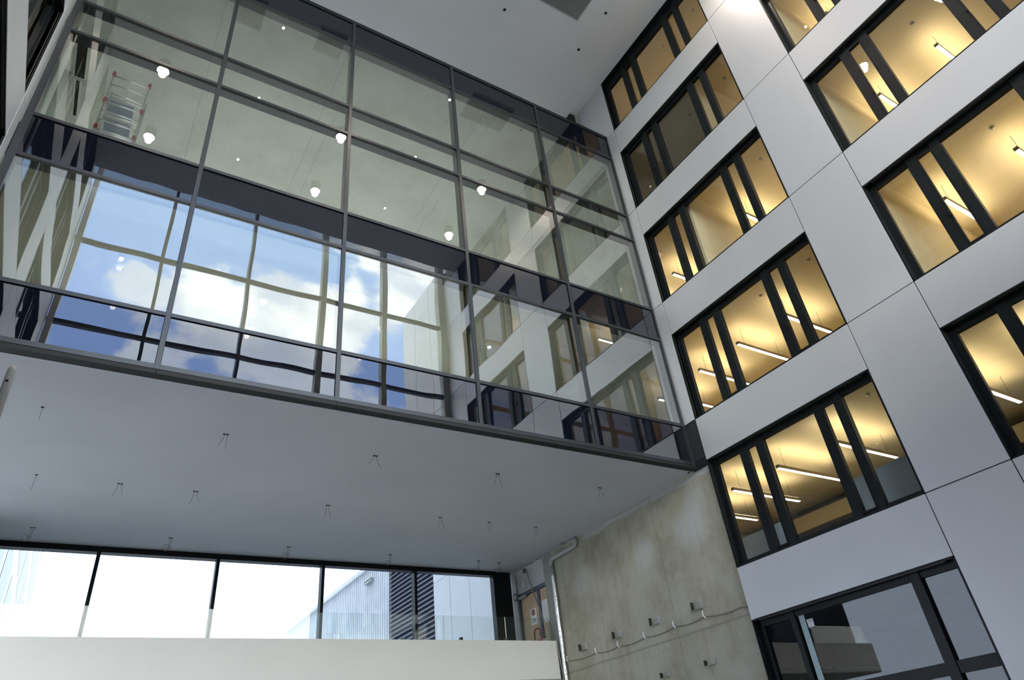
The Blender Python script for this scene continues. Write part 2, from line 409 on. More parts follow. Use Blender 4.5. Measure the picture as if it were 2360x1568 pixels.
# ------------------------------------------------------------------ opposite glazed wall (seen only in reflections, and the source of daylight)
wincount[0] += 1
ow = struct('window_%d' % wincount[0], 'tall gridded north glazing opposite the glass box, reflected in it', 'window', (-8, YB, 0))
for x, wd, mat in ((-.14, .30, M_conc_w), (-3.24, .25, M_conc_w), (-6.2, .24, M_conc_w), (-9.40, .12, M_mull), (-12.79, .12, M_mull), (-15.78, .2, M_panel)):
    MB().box(x-wd/2, x+wd/2, YB-.35, YB, 0, 26.55).build('mullion', mat, ow)
MB().box(XL, 0, YB-.3, YB-.2, 0, L[3]).build('unseen_blocking_wall', M_white, ow)  # unseen solid wall added to keep daylight off the lower facades
for z in L+[26.5]:
    MB().box(XL, 0, YB-.2, YB-.02, z-.075, z+.075).build('transom', M_mull, ow)
xs = [-15.9, -12.79, -9.4, -6.2, -3.24, 0]
for i in range(5):
    for z0, z1 in zip([0]+L[::-1], L[::-1]+[26.45]):
        MB().box(xs[i]+.02, xs[i+1]-.02, YB-.12, YB-.108, z0+.02, z1-.02).build('pane', G_clear, ow)

# exterior building wings seen beyond both glazed walls
ew = thing('building_wing', 'pale panel-clad building wing beyond the north glazing, seen reflected', 'building', (0, -15.8, -.3))
for y0, y1 in ((-13.42, -14.7), (-14.72, -16.58), (-16.6, -18.1)):
    for z0, z1 in zip([-.3]+L[::-1], L[::-1]+[25.1]):
        MB().box(0, .06, y1+.01, y0-.01, z0+.01, z1-.01).build('cladding_panel', M_exwhite, ew)
MB().box(.061, 6, -18.1, -13.4, -.3, 25.05).build('wall', M_joint, ew)

# ------------------------------------------------------------------ curtain wall of the glass box
RZ = [L[0], L[0]-1.10, L[1], L[1]-1.10, L[2], L[2]-1.10, L[3], L[3]-1.10]
MX = [-15.8, -12.756, -9.593, -6.379, -3.172, 0.0]
wincount[0] += 1
cw = struct('window_%d' % wincount[0], 'large dark-framed glass curtain wall of the raised box across the atrium', 'window', (-7.9, 0, L[3]-1.1))
for i, x in enumerate(MX):
    hw = .045
    x0, x1 = (x-hw, x+hw)
    if i == 0: x0, x1 = XL+.02, x+.05
    if i == 5: x0, x1 = -.07, -.012
    MB().box(x0, x1, -.035, .25, RZ[-1]-.06, RZ[0]+.06).build('mullion', M_mull, cw, bevel=.004)
for j, z in enumerate(RZ):
    for i in range(5):
        d = .25
        MB().box(MX[i]+(.05 if i == 0 else .046), MX[i+1]-(.071 if i == 4 else .046), -.03, d, z-.04 if j < 7 else z-.055, z+.04).build('transom', M_mull, cw)
kinds = ['s', 'v', 'v', 'v', 's', 'w', 's']
for j in range(7):
    for i in range(5):
        xa, xb = MX[i]+.05, MX[i+1]-(.072 if i == 4 else .05)
        za, zb = RZ[j+1]+.042, RZ[j]-.042
        # each pane sits with a slight tilt of its own, so reflections break from pane to pane
        mb = MB()
        if kinds[j] == 's':
            mb.box(xa, xb, .0, .03, za, zb).build('spandrel_pane', G_spl if j == 6 else G_sp, cw)
        else:
            mb.box(xa, xb, .004, .014, za, zb).build('pane', G_vis if kinds[j] == 'v' else G_vis2, cw)
# dark flashing below the bottom transom and its underside
fl = MB()
for a, b in zip(MX[:-1], MX[1:]):
    fl.box(a+.004, b-.004, -.03, .0, 8.20, RZ[-1]-.065)
    fl.box(a+.004, b-.004, -.03, .16, 8.185, 8.20)
fl.build('bottom_flashing', M_flash, cw)
MB().box(XL, 0, .16, .175, 8.182, 8.22).build('edge_trim', M_panel, cw)
# black corner junction where the box meets the facade
MB().box(-.012, .03, -.03, .30, 8.19, L[3]).build('corner_closer', M_flash, cw)
MB().box(.036, .31, -.40, .28, 8.205, L[3]-.03).build('corner_closer', M_flash, cw)
MB().box(XL, .02, -.04, .5, L[0]+.045, L[0]+.085).build('parapet_cap', M_mull, cw)
smesh('trim_1', B(-.30, -.06, 1.24, 1.5, L[0]+.1, CEIL), M_cavity, 'small black box at the ceiling above the glass box corner', 'duct')  # plain black box filling the dark gap by the ceiling

# slabs of the box
smesh('ceiling.002', B(-17.2, .0, .26, 10.2, 20.22, L[0]+.04), M_conc_g, 'raw grey concrete ceiling of the upper room behind the glass', 'ceiling')
smesh('floor.001', B(-17.2, .0, .26, 10.2, 12.35, L[2]-.03), M_conc_d, 'concrete floor slab of the upper glass-box room', 'floor')
smesh('floor.004', B(-16.99, .0, .27, 9.7, L[2]-.03, L[2]-.005), M_floor, 'unseen pale layer added to bounce light off the upper glass-box floor', 'floor')  # extra pale layer, out of view, reflecting lamp light up to the ceiling
bx = MB().box(-17.2, .12, .26, 9.7, 8.26, L[3]-.05)
smesh('floor.002', bx, M_floor, 'lower floor slab of the glass box', 'floor')
sf = MB().box(XL-.1, .13, .17, 9.75, 8.2, 8.258)
M_soffit = concrete('soffit_plaster', base=(.49, .50, .50), stain=(.47, .48, .48), light=(.53, .54, .55), streak=False)
M_soffit = pbr('soffit_paint', (.50, .51, .52), rough=.8, var=.03, vscale=.6, bump=.02, bscale=10, detail=8)
smesh('ceiling.003', sf, M_soffit, 'plastered grey soffit under the raised glass box', 'ceiling')
smesh('wall_back.001', B(-17.2, .1, 9.75, 10.0, L[3]-.1, 20.3), M_conc_w, 'concrete rear wall of the rooms inside the glass box', 'wall')
smesh('wall_right.001', B(.05, .14, .30, 9.75, 8.3, L[0]), M_conc_w, 'concrete side wall inside the glass box, right end', 'wall')
# left side interior of the upper room
M_lwall = pbr('pale_room_wall', (.50, .54, .51), rough=.8, var=.05)
lw_ = struct('wall_left.001', 'pale plastered side wall inside the glass box, left end', 'wall')
MB().box(-17.2, -17.0, .26, 9.75, L[3], 20.25).build('wall_surface', M_lwall, lw_)
MB().box(-17.0, -16.3, 3.0, 3.5, L[2]-.03, 20.22).build('pier', M_lwall, lw_)
for i, (xa_, xb_, ya_, yb_) in enumerate(((-16.26, -16.02, 3.5, 4.66), (-16.2, -16.12, 4.8, 6.15))):
    op = thing('ceiling_slot', '%s dark slot in the ceiling at the left end of the upper room' % ['framed wide', 'narrow'][i], 'opening', (xa_, ya_, 20.2))
    MB().box(xa_-.05, xb_+.05, ya_-.03, yb_+.04, 20.19, 20.22).build('slot_frame', M_white, op)
    MB().box(xa_, xb_, ya_, yb_, 20.17, 20.19).build('slot_recess', M_cavity, op)
dk = tag(B(-16.75, -16.35, 4.6, 5.6, L[2]-.005, 20.22).build('service_riser', M_conc_w), 'grey vertical service riser by the left wall behind glass', 'riser')
# ceiling hatch panels
for i, (y0, y1) in enumerate(((5.05, 5.72), (5.80, 6.45))):
    h = thing('ceiling_hatch', 'dark square hatch in the concrete ceiling behind the scaffold, %s' % ['nearer the glass', 'farther from the glass'][i], 'hatch', (-15, y0, 20.2), 'dark hatches above the scaffold')
    MB().box(-15.42, -14.62, y0, y1, 20.195, 20.215).build('hatch_frame', M_grille, h)
    MB().box(-15.38, -14.66, y0+.04, y1-.04, 20.185, 20.195).build('hatch_panel', M_doorframe, h)

# ------------------------------------------------------------------ offices behind the right facade
XR = 7.2
for k in range(0, 6):
    deep = 12.0 if k == 4 else XR
    # slab above storey k (its ceiling) merged with the floor of the storey above
    if k == 0: zc0, zc1 = 23.62, 25.05
    else: zc0, zc1 = L[k-1]-.62, L[k-1]+.0
    if k == 5: zc0 = 5.15
    mat = M_cream if k < 5 else M_conc_d
    smesh('ceiling.%03d' % (k+10), B(.32, 20.2 if k == 5 else 13.2, YB, 5.4, zc0, zc1), mat, 'ceiling slab over the offices on the %s' % ROWN[k], 'ceiling')
smesh('floor.003', B(.32, 20.2, YB, 5.4, -.3, L[5]), M_floor, 'floor of the lowest room behind the right facade', 'floor')
bw = struct('wall_right.002', 'cream rear wall of the offices', 'wall')
for k in (0, 1, 2, 3): MB().box(XR, XR+.15, YB, 5.4, L[k], (25 if k == 0 else L[k-1]-.9)).build('wall_section', M_cream, bw)
MB().box(13.0, 13.2, YB, 5.4, L[4], L[3]).build('wall_section', M_cream, bw)
MB().box(.32, 13.2, YB-.2, YB, L[4], 25).build('wall_section', M_cream, bw)
MB().box(.32, 20.2, YB-.2, YB, 0, L[4]).box(20.0, 20.2, YB, 5.4, 0, L[4]).build('wall_section', M_conc_d, bw)
MB().box(.32, XR, 5.0, 5.4, L[3], 25).build('wall_section', M_cream, bw)
MB().box(.32, 13.2, 5.2, 5.4, L[4], L[3]).build('wall_section', M_cream, bw)
lowm = concrete('low_room_wall', base=(.36, .355, .32), stain=(.31, .30, .26), light=(.40, .40, .38), joints=(9.2, 12.0, 15.0), axis=0, streak=False)
smesh('wall_back.002', B(.32, 20, 4.95, 5.2, 0, 5.2), lowm, 'grey blockwork end wall of the unlit lowest room', 'wall')
for j, (x0, x1, y0, y1, z0, z1, lab) in enumerate([
    (.34, .44, YB+.01, -13.0, 0, 1, ''),
    (.42, XR, -3.66, -3.56, L[1], 20.5, 'cream partition dividing the dark office from the lit one, second storey down'),
    (.42, XR, -2.08, -2.0, L[2], 16.6, 'pale partition across the office on the third storey down'),
    (.40, XR, -6.84, -6.74, L[0], 23.62, 'pale partition behind the facade column, top storey'),
    (.40, XR, -6.84, -6.74, L[1], 20.5, 'pale partition behind the facade column, second storey down'),
    (.40, XR, -6.84, -6.74, L[2], 16.6, 'pale partition behind the facade column, third storey down'),
    (.40, XR, -6.84, -6.74, L[3], 12.7, 'pale partition behind the facade column, fourth storey down')][1:]):
    smesh('wall_partition.%03d' % j if j else 'wall_partition', B(x0, x1, y0, y1, z0, z1), M_cream, lab, 'partition')
bh = struct('trim_2', 'cream bulkhead and lowered ceiling deep inside the fifth-storey office', 'bulkhead')
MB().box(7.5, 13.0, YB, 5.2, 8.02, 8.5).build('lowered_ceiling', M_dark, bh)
MB().box(7.42, 7.5, YB, 5.2, 8.02, 8.5).build('bulkhead_face', M_cream, bh)
for y0, y1 in ((.4, 2.3), (-2.4, -.7), (3.0, 4.2)):
    MB().box(7.0, 7.08, y0, y1, 8.46, 8.505).build('slot_diffuser', M_cavity, bh)
    MB().box(8.4, 8.5, y0-.5, y1-.5, 8.0, 8.025).build('slot_diffuser', M_cavity, bh)

# linear luminaires
def linear_light(x0, x1, y, z, lab, grp, wire=.66):
    t = thing('linear_light', lab, 'light', ((x0+x1)/2, y, z), grp)
    MB().box(x0, x1, y-.05, y+.05, z+.012, z+.10).build('housing', M_lhouse, t)
    MB().box(x0+.02, x1-.02, y-.04, y+.04, z, z+.012).build('diffuser', M_lampface, t)
    MB().box(x0+.03, x1-.03, y-.04, y+.04, z+.10, z+.106).build('uplight', M_lampwarm, t)
    for xx in (x0+.35, x1-.35):
        MB().tube([(xx, y, z+.10), (xx, y, z+wire)], .004, 5).build('suspension_wire', M_wire, t)
    return t
M_lhouse = pbr('luminaire_housing', (.32, .27, .19), rough=.5)
LIGHTS = {1: [(-7.43,), (-5.3,), (-9.1,), (-10.7,)], 2: [(2.3,), (.6,), (-2.62,), (-4.9,), (-7.46,), (-9.07,)],  # second-storey column lamp and first third-storey lamp are unseen, added for brightness
          3: [(2.3,), (.65,), (-.96,), (-2.58,), (-7.45,), (-9.09,), (-10.7,)], 4: [(2.45,), (.77,), (-.85,), (-2.51,), (-5.78,), (-7.5,)]}
def ordn(i): return ['first', 'second', 'third', 'fourth', 'fifth', 'sixth', 'seventh'][i]
for k, ys in LIGHTS.items():
    zz = L[k-1]-1.28
    for i, (y,) in enumerate(ys):
        x1 = {1: 4.6, 2: 4.9, 3: 4.43, 4: 5.12}[k]
        linear_light(2.2 if k != 3 else 2.14, x1, y, zz, 'slim lit office lamp, %s, %s lamp counted from the glass box' % (ROWN[k], ordn(i)), 'linear office lights')
for i, y in enumerate((-.9, -2.5, -4.1, -8.0, -9.6)):  # lamps out of view, put in to light the top-storey offices
    linear_light(2.6, 5.4, y, 23.25, 'unseen office lamp added for light, top storey, %s lamp counted from the glass box' % ordn(i), 'linear office lights', .37)
# ceiling devices
def detector(x, y, z, lab):
    k = (z-CAM.z)/((z-.45 if z < 23 else z)-CAM.z); x, y = CAM.x+(x-CAM.x)*k, CAM.y+(y-CAM.y)*k   # heads sit on the ceiling itself
    o = MB(); n = 16
    o.tube([(x, y, z), (x, y, z-.03), (x, y, z-.055)], [.055, .05, .03], 14)
    return tag(setloc(o.build('smoke_detector', M_alu, smooth=True), (x, y, z)), lab, 'smoke detector', 'detectors on the office ceilings')
for (x, y, z, lab) in [(1.16, -4.36, L[1]-.62, 'grey round detector behind the right pane, third storey down'),
    (1.13, -4.43, L[2]-.62, 'tiny dark detector behind the right pane, fourth storey down'),
    (1.15, -2.82, L[2]-.62, 'grey detector behind the wide pane, fourth storey down'),
    (1.09, -1.24, L[2]-.62, 'detector behind the narrow vent pane, fourth storey down'),
    (1.24, -4.36, L[3]-.62, 'grey detector with bracket behind the right pane of the office with pale boards'),
    (.92, -2.87, 23.62, 'small dark detector behind the wide pane of the top storey'),
    (.93, -4.42, 23.62, 'small dark detector behind the right pane of the top storey'),
    (.89, -1.30, 23.62, 'small detector behind the vent pane of the top storey'),
    (1.2, -2.75, L[0]-.62, 'small detector in the dark office, second storey down'),
    (1.21, -4.33, L[0]-.62, 'tiny dark detector in the lit part, second storey down'),
    (1.24, -9.1, L[1]-.62, 'detector behind the wide pane of the upper right bay'),
    (1.22, -9.12, L[2]-.62, 'detector behind the wide pane of the middle right bay')]:
    detector(x, y, z, lab)
dl2 = thing('recessed_downlight', 'small round lit downlight deep in the office with pale boards', 'light', (8.9, 2.2, 8.02))
MB().tube([(8.86, 1.55, 8.018), (8.86, 1.55, 8.0)], .11, 18).build('lamp_lens', M_down, dl2)
# pale boards standing in the fifth-storey office
for (x0, y0, x1, y1, zt, lab) in [(.9, .18, .9, -1.42, 6.45, 'pale blue board leaning inside the left end of the office window'),
                                  (1.3, -3.1, 1.3, -4.9, 6.82, 'pale grey-blue board standing inside the right end of the office window')]:
    o = MB().prism([(x0, L[4]+.02), (x0+.025, L[4]+.02), (x0+.145, zt), (x0+.12, zt)], 1, y1, y0).build('display_board', M_pblue)
    tag(setloc(o, (x0, (y0+y1)/2, L[4]+.02)), lab, 'board')
o = tag(B(5.9, 6.1, 1.25, 1.45, L[4], 7.05).build('blue_column_cap', M_blue), 'small blue object below the downlight deep in the office', 'object')

# lowest room fittings
pp = MB().tube([(9.9, 4.85, 4.2), (20, 4.85, 4.2)], .055, 12)
tag(setloc(pp.build('wall_pipe', M_steel, smooth=True), (12, 4.85, 4.2)), 'shiny horizontal pipe along the end wall of the unlit room', 'pipe')
pp = MB().tube([(6.4, 4.9, 4.2), (9.9, 4.9, 4.2)], .03, 10)
tag(setloc(pp.build('thin_pipe', M_conc_d, smooth=True), (8, 4.9, 4.2)), 'thin grey pipe continuing left of the shiny pipe in the unlit room', 'pipe')
pp = MB().tube([(8.0, 4.83, 4.95), (8.0, 4.83, 2.2)], .025, 8)
tag(setloc(pp.build('drop_pipe', M_conc_d, smooth=True), (8, 4.9, 2.2)), 'thin vertical pipe on the end wall of the unlit room', 'pipe')
vg = thing('wall_vent', 'small dark four-part vent high on the end wall of the unlit room', 'vent', (14.1, 4.93, 4.7))
MB().box(13.55, 14.65, 4.90, 4.95, 4.38, 5.02).build('vent_frame', M_grille, vg)
for a in (0, 1):
    for b_ in (0, 1): MB().box(13.65+a*.46, 14.09+a*.46, 4.885, 4.90, 4.45+b_*.27, 4.68+b_*.27).build('vent_blade', M_cavity, vg)
ts = thing('protective_tape', 'pale blue perforated tape strip beside the mullion of the lowest window', 'tape', (.21, -1.57, 2.82))
MB().box(.205, .214, -1.50, -1.64, 2.82, 4.28).build('strip', M_tape, ts)
pf = MB()
for i in range(18):
    pf.box(.203, .205, -1.535, -1.541, 2.86+i*.078, 2.905+i*.078).box(.203, .205, -1.595, -1.601, 2.88+i*.078, 2.925+i*.078)
pf.build('slit_pattern', M_ink, ts)
nt = thing('paper_notice', 'small white paper notice stuck inside the lowest window', 'notice', (.21, -1.74, 4.0))
MB().box(.205, .212, -1.67, -1.82, 3.93, 4.09).build('sheet', M_paper, nt)
MB().box(.203, .205, -1.70, -1.715, 4.055, 4.07).box(.203, .205, -1.73, -1.79, 4.055, 4.066).box(.203, .205, -1.72, -1.76, 4.03, 4.036).box(.203, .205, -1.70, -1.73, 3.935, 3.95).build('print', M_ink, nt)

# dim rooms behind the left facade
dkm = MB()
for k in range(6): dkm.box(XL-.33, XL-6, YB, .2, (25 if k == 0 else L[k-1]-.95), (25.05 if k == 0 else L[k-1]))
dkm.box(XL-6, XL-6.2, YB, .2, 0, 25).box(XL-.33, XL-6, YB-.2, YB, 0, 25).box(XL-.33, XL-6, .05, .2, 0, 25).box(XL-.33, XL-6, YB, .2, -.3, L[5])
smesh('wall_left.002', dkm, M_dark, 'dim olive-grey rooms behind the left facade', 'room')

# ------------------------------------------------------------------ unseen lamps added to light the upper box room
def fill_downlight(x, y, lab, proto=[]):
    z = 20.22
    if proto:
        r = copy_tree(proto[0], Vector((x, y, z))-proto[0].location); r['label'] = lab; return r
    t = thing('added_downlight', lab, 'light', (x, y, z), 'unseen lamps added in the glass box')
    MB().tube([(x, y, z), (x, y, z-.24)], .15, 24).build('lamp_body', M_conc_g2, t)
    MB().tube([(x, y, z-.242), (x, y, z-.31)], [.15, .12], 24).build('lamp_lens', M_down, t)
    ld = bpy.data.lights.new('lamp_glow', 'SPOT'); ld.energy = 3500; ld.spot_size = 1.9; ld.spot_blend = 1; ld.shadow_soft_size = .1; ld.color = (1, .95, .86)
    lo = bpy.data.objects.new('lamp_glow', ld); COL.objects.link(lo); lo.parent = t; lo.location = (0, 0, -.34)
    proto.append(t); return t
M_conc_g2 = pbr('lamp_body_grey', (.36, .36, .33), rough=.6)
for ci, x in enumerate((-13.2, -8.0, -2.8)):
    fill_downlight(x, 8.1, 'unseen cylindrical lamp added to light the upper glass-box room, %s from the left' % ordn(ci))
def small_light(x, y, z, lab, grp, proto=[]):
    if proto:
        r = copy_tree(proto[0], Vector((x, y, z))-proto[0].location); r['label'] = lab; r['group'] = grp; return r
    t = thing('spotlight', lab, 'light', (x, y, z), grp)
    MB().tube([(x, y, z), (x, y, z-.05)], .055, 14).build('lamp_body', M_alu, t)
    MB().tube([(x-.0, y, z-.051), (x, y, z-.07)], .042, 14).build('lamp_lens', M_down, t)
    proto.append(t); return t
for ci, x in enumerate((-11.11, -4.85)):
    for ri, y in enumerate((-2.78, -5.88, -9.1)):
        small_light(x, y, CEIL, 'tiny lit atrium ceiling spot reflected in the glass, %s column, %s from the glass' % (['left', 'right'][ci], ordn(ri)), 'tiny ceiling spots')
# six cylinder lamps under the atrium ceiling, mirrored in the glass box
M_bronze = pbr('lamp_bronze', (.20, .18, .14), rough=.45, metal=.3)
proto_c = []
for ci, x in enumerate((-14.26, -7.97, -1.72)):
    for ri, y in enumerate((-5.95, -9.08)):
        lab = 'lit bronze cylinder lamp under the atrium ceiling, reflected in glass, %s from left, %s row' % (ordn(ci), ['nearer', 'farther'][ri])
        if proto_c:
            q = copy_tree(proto_c[0], Vector((x, y, CEIL))-proto_c[0].location); q['label'] = lab; continue
        t = thing('cylinder_lamp', lab, 'light', (x, y, CEIL), 'cylinder lamps under the atrium ceiling')
        MB().tube([(x, y, CEIL), (x, y, CEIL-.44)], .20, 28).build('lamp_body', M_bronze, t)
        MB().tube([(x, y, CEIL-.441), (x, y, CEIL-.475)], [.19, .165], 28).build('lamp_lens', M_down, t)
        ld = bpy.data.lights.new('lamp_glow', 'SPOT'); ld.energy = 300; ld.spot_size = 2.5; ld.spot_blend = 1; ld.shadow_soft_size = .12; ld.color = (1, .80, .66)
        lo = bpy.data.objects.new('lamp_glow', ld); COL.objects.link(lo); lo.parent = t; lo.location = (0, 0, -.60)
        proto_c.append(t)
for i, (x, y) in enumerate(((-13.79, 2.39), (-10.69, 3.93), (-7.6, 4.1), (-4.47, 2.33))):
    t = thing('spotlight', 'tiny lit spot in the lower room of the glass box, %s from the left' % ordn(i), 'light', (x, y, 12.35), 'tiny lower-room spots')
    MB().tube([(x, y, 12.35), (x, y, 12.30)], .055, 14).build('lamp_body', M_alu, t)
    MB().tube([(x, y, 12.299), (x, y, 12.28)], .042, 14).build('lamp_lens', M_down, t)
    ld = bpy.data.lights.new('lamp_glow', 'SPOT'); ld.energy = 1000; ld.spot_size = 2.0; ld.spot_blend = 1; ld.shadow_soft_size = .05; ld.color = (1, .95, .84)
    lo = bpy.data.objects.new('lamp_glow', ld); COL.objects.link(lo); lo.parent = t; lo.location = (0, 0, -.10)

# ------------------------------------------------------------------ ladder-frame scaffold behind the top-left panes
sf = thing('scaffold_tower', 'silver ladder-frame scaffold with red couplings behind the top-left panes', 'scaffold', (-14.75, 3.0, L[2]))
xa, xb = -15.15, -14.29
for yy in (3.0, 3.75):
    for x in (xa, xb):
        MB().tube([(x, yy, L[2]), (x, yy, 19.0)], .02, 8).build('upright', M_steel, sf, smooth=True)
    nr = 15
    for i in range(nr):
        z = 18.78-i*.36
        if yy > 3.4 and i % 2: continue
        MB().tube([(xa, yy, z), (xb, yy, z)], .022, 8).build('rung', M_steel, sf, smooth=True)
for x in (xa, xb):
    for z in (18.86, 17.75, 16.7, 15.6):
        MB().box(x-.04, x+.04, 2.95, 3.06, z-.07, z+.05).build('coupling', M_red, sf, bevel=.01)
    MB().tube([(x, 3.0, 16.2), (x, 3.75, 18.3)], .02, 6).build('brace', M_steel, sf)

# ------------------------------------------------------------------ under the box: strip window, balcony, concrete wall
wincount[0] += 1
fw = struct('window_%d' % wincount[0], 'long bright strip window under the soffit, looking outside', 'window', (-7.7, 9.4, 5.2))
FX = [-15.75, -12.70, -9.725, -6.69, -3.635, -.66]
for i, x in enumerate(FX):
    MB().box(x-.045, x+.045, 9.38, 9.62, 5.2, 8.12).build('mullion', M_black if i < 5 else M_black, fw)
MB().box(XL, -.61, 9.36, 9.62, 8.05, 8.20).build('head_rail', M_black, fw)
MB().box(XL, -.61, 9.36, 9.62, 5.2, 5.3).build('sill_rail', M_black, fw)
for a, b in zip(FX[:-1], FX[1:]): MB().box(a+.05, b-.05, 9.5, 9.512, 5.3, 8.05).build('pane', G_clear, fw)
MB().box(-.61, .0, 9.40, 9.6, 5.2, 8.2).build('side_panel', M_black, fw)
wb = MB().box(XL, .3, 9.4, 9.7, -.3, 5.2)
smesh('wall_back.003', wb, M_white, 'plain wall under the strip window below the balcony', 'wall')
bal = struct('trim_3', 'cream plastered balcony front under the strip window', 'balcony')
MB().box(XL, .02, 7.15, 7.30, 4.42, 5.49).build('balcony_front', M_balc, bal)
MB().box(XL, .14, 7.30, 9.4, 4.6, 5.2).build('balcony_slab', M_conc_d, bal)
MB().box(XL, .14, 7.16, 9.4, 4.38, 4.42).build('balcony_soffit', M_conc_d, bal)
gb = thing('glass_balustrade', 'frameless clear glass balustrade standing on the balcony front', 'balustrade', (-7.5, 7.24, 5.49))
for i, (a, b) in enumerate(((-15.7, -12.9), (-12.88, -9.9), (-9.88, -6.9), (-6.88, -3.8), (-3.78, -2.02), (-2.0, -.05))):
    MB().box(a, b, 7.235, 7.25, 5.49, 6.17).build('glass_panel', G_bal, gb)
for x in (-3.79, -1.72): MB().box(x-.009, x+.009, 7.232, 7.254, 5.49, 6.17).build('edge_strip', M_paper, gb)
for x in (-3.25, -1.70): MB().box(x-.04, x+.04, 7.20, 7.30, 5.492, 5.58).build('clamp', M_black2, gb, bevel=.006)

cwall = struct('wall_right.003', 'raw board-marked concrete wall right of the balcony', 'wall')
MB().box(.15, .33, -.43, 7.0, 0, 8.2).build('wall_surface', M_conc, cwall)
MB().box(.15, .33, 7.0, 7.55, 0, 8.2).build('pier', M_conc_d, cwall)
MB().box(.15, .33, 9.32, 9.75, 0, 8.2).build('pier', M_conc_d, cwall)
MB().box(.22, .33, 7.55, 9.32, 7.42, 8.2).build('over_door_panel', M_white, cwall)
MB().box(.15, .33, 7.55, 9.32, 0, 5.2).build('wall_below_door', M_conc_d, cwall)
MB().box(.31, .33, 7.55, 9.32, 5.2, 7.42).build('blocking', M_cavity, cwall)
MB().box(.10, .15, -.41, -.37, 0, 8.15).build('edge_profile', M_steel, cwall)
dr = struct('door_1', 'boarded double door with blue-grey metal frame beside the balcony', 'door', (.25, 8.45, 5.2))
MB().box(.20, .27, 7.56, 9.31, 7.30, 7.42).box(.20, .27, 9.22, 9.31, 5.2, 7.3).box(.20, .27, 7.56, 7.62, 5.2, 7.3).box(.20, .27, 8.04, 8.16, 5.2, 7.3).build('door_frame', M_doorframe, dr)
MB().box(.24, .27, 8.18, 9.20, 5.22, 7.28).build('door_leaf', M_wood, dr)
MB().box(.24, .27, 7.63, 8.03, 5.22, 7.28).build('side_leaf', M_wood, dr)
MB().box(.235, .24, 7.64, 8.02, 6.2, 6.9).build('white_sheet', M_paper, dr)
MB().box(.12, .2, 8.75, 9.2, 7.22, 7.30).build('door_closer', M_alu, dr, bevel=.01)
MB().tube([(.2, 8.22, 6.15), (.13, 8.22, 6.15), (.13, 8.34, 6.15)], .012, 8).build('handle', M_steel, dr)
MB().box(.232, .24, 8.36, 8.72, 6.28, 6.78).build('notice_sheet', M_paper, dr)
ring = [(.226, 8.54+.085*math.cos(t), 6.66+.085*math.sin(t)) for t in [i*math.pi/9 for i in range(18)]]
MB().tube(ring, .013, 6, closed=True).build('prohibition_ring', M_red, dr)
MB().tube([(.226, 8.48, 6.72), (.226, 8.60, 6.60)], .011, 6).build('prohibition_bar', M_red, dr)
MB().box(.226, .232, 8.515, 8.565, 6.61, 6.71).build('pictogram', M_ink, dr)
MB().box(.226, .232, 8.42, 8.66, 6.44, 6.46).box(.226, .232, 8.42, 8.62, 6.40, 6.415).box(.226, .232, 8.42, 8.66, 6.36, 6.375).build('notice_text', M_ink, dr)

# downpipe with elbow
dp = thing('downpipe', 'silver foil-wrapped downpipe with a white elbow under the soffit', 'pipe', (.06, 6.93, 0))
MB().tube([(.06, 6.93, 0)]+[(.06+.006*math.sin(i*1.7), 6.93, .35*i) for i in range(1, 22)]+[(.06, 6.93, 7.78)], [.07]+[.064+.006*math.sin(i*2.1) for i in range(1, 22)]+[.06], 14).build('foil_wrap', M_foil, dp, smooth=True)
el = [(.05, 6.93, 7.72)]
for i in range(7):
    t = i/6*math.pi/2; el.append((.05, 6.93-.12+.12*math.cos(t)-0, 7.80+.12*math.sin(t)))
el += [(.05, 6.3, 7.93), (.05, 5.62, 7.95)]
for i in range(1, 7):
    t = i/6*math.pi/2; el.append((.05, 5.62-.13*math.sin(t), 7.95+.13*(1-math.cos(t))))
el.append((.05, 5.49, 8.19))
MB().tube(el, .06, 14).build('elbow', M_pvc, dp, smooth=True)
for z in (5.3, 6.1, 6.8, 4.6): MB().tube([(.06, 6.93, z-.01), (.06, 6.93, z+.01)], .075, 14).build('pipe_clip', M_alu, dp)

# brackets
def bracket(y, z, h, wd, lab, grp):
    t = thing('wall_bracket', lab, 'bracket', (.15, y, z), grp)
    MB().box(.138, .15, y-wd/2, y+wd/2, z-h/2, z+h/2).build('plate', M_bracket, t)
    MB().box(.095, .15, y-wd/2-.014, y-wd/2, z-h/2, z+h/2).build('flange', M_steel, t)
    MB().box(.045, .15, y+wd/2, y+wd/2+.012, z-h/2, z+h/2).build('flange', M_black2, t)  # channel's shaded inner side put into this dark colour, bright edge into steel
    MB().box(.08, .138, y-wd/2, y+wd/2, z-h/2, z-h/2+.008).build('lip', M_bracket, t)
    return t
for i, y in enumerate((5.95, 4.35, 2.76, 1.17)):
    bracket(y, 5.08, .19, .30, 'square steel bracket above the sagging cable, %s from the downpipe' % ordn(i), 'upper brackets on the concrete wall')
for i, y in enumerate((2.77, 1.19)):
    bracket(y, 3.79, .12, .27, 'small steel bracket below the sagging cable, %s the facade edge' % ['farther from', 'nearer'][i], 'lower brackets on the concrete wall')
cpts = []
KP = [(6.84, 4.858), (5.413, 4.813), (4.40, 4.785), (3.275, 4.775), (2.114, 4.79), (1.04, 4.782), (-.138, 4.718), (-.42, 4.74)]
for i in range(len(KP)-1):
    for s in range(6):
        t = s/6; y = KP[i][0]*(1-t)+KP[i+1][0]*t; z = KP[i][1]*(1-t)+KP[i+1][1]*t-.05*math.sin(t*math.pi); cpts.append((.13, y, z))
cb = thing('wall_cable', 'thin grey cable sagging across the concrete wall between white clips', 'cable', (.13, 3, 4.7))
M_cable2 = pbr('cable_dull', (.16, .155, .14), rough=.6)
MB().tube(cpts, .010, 6).build('cable_run', M_cable2, cb)
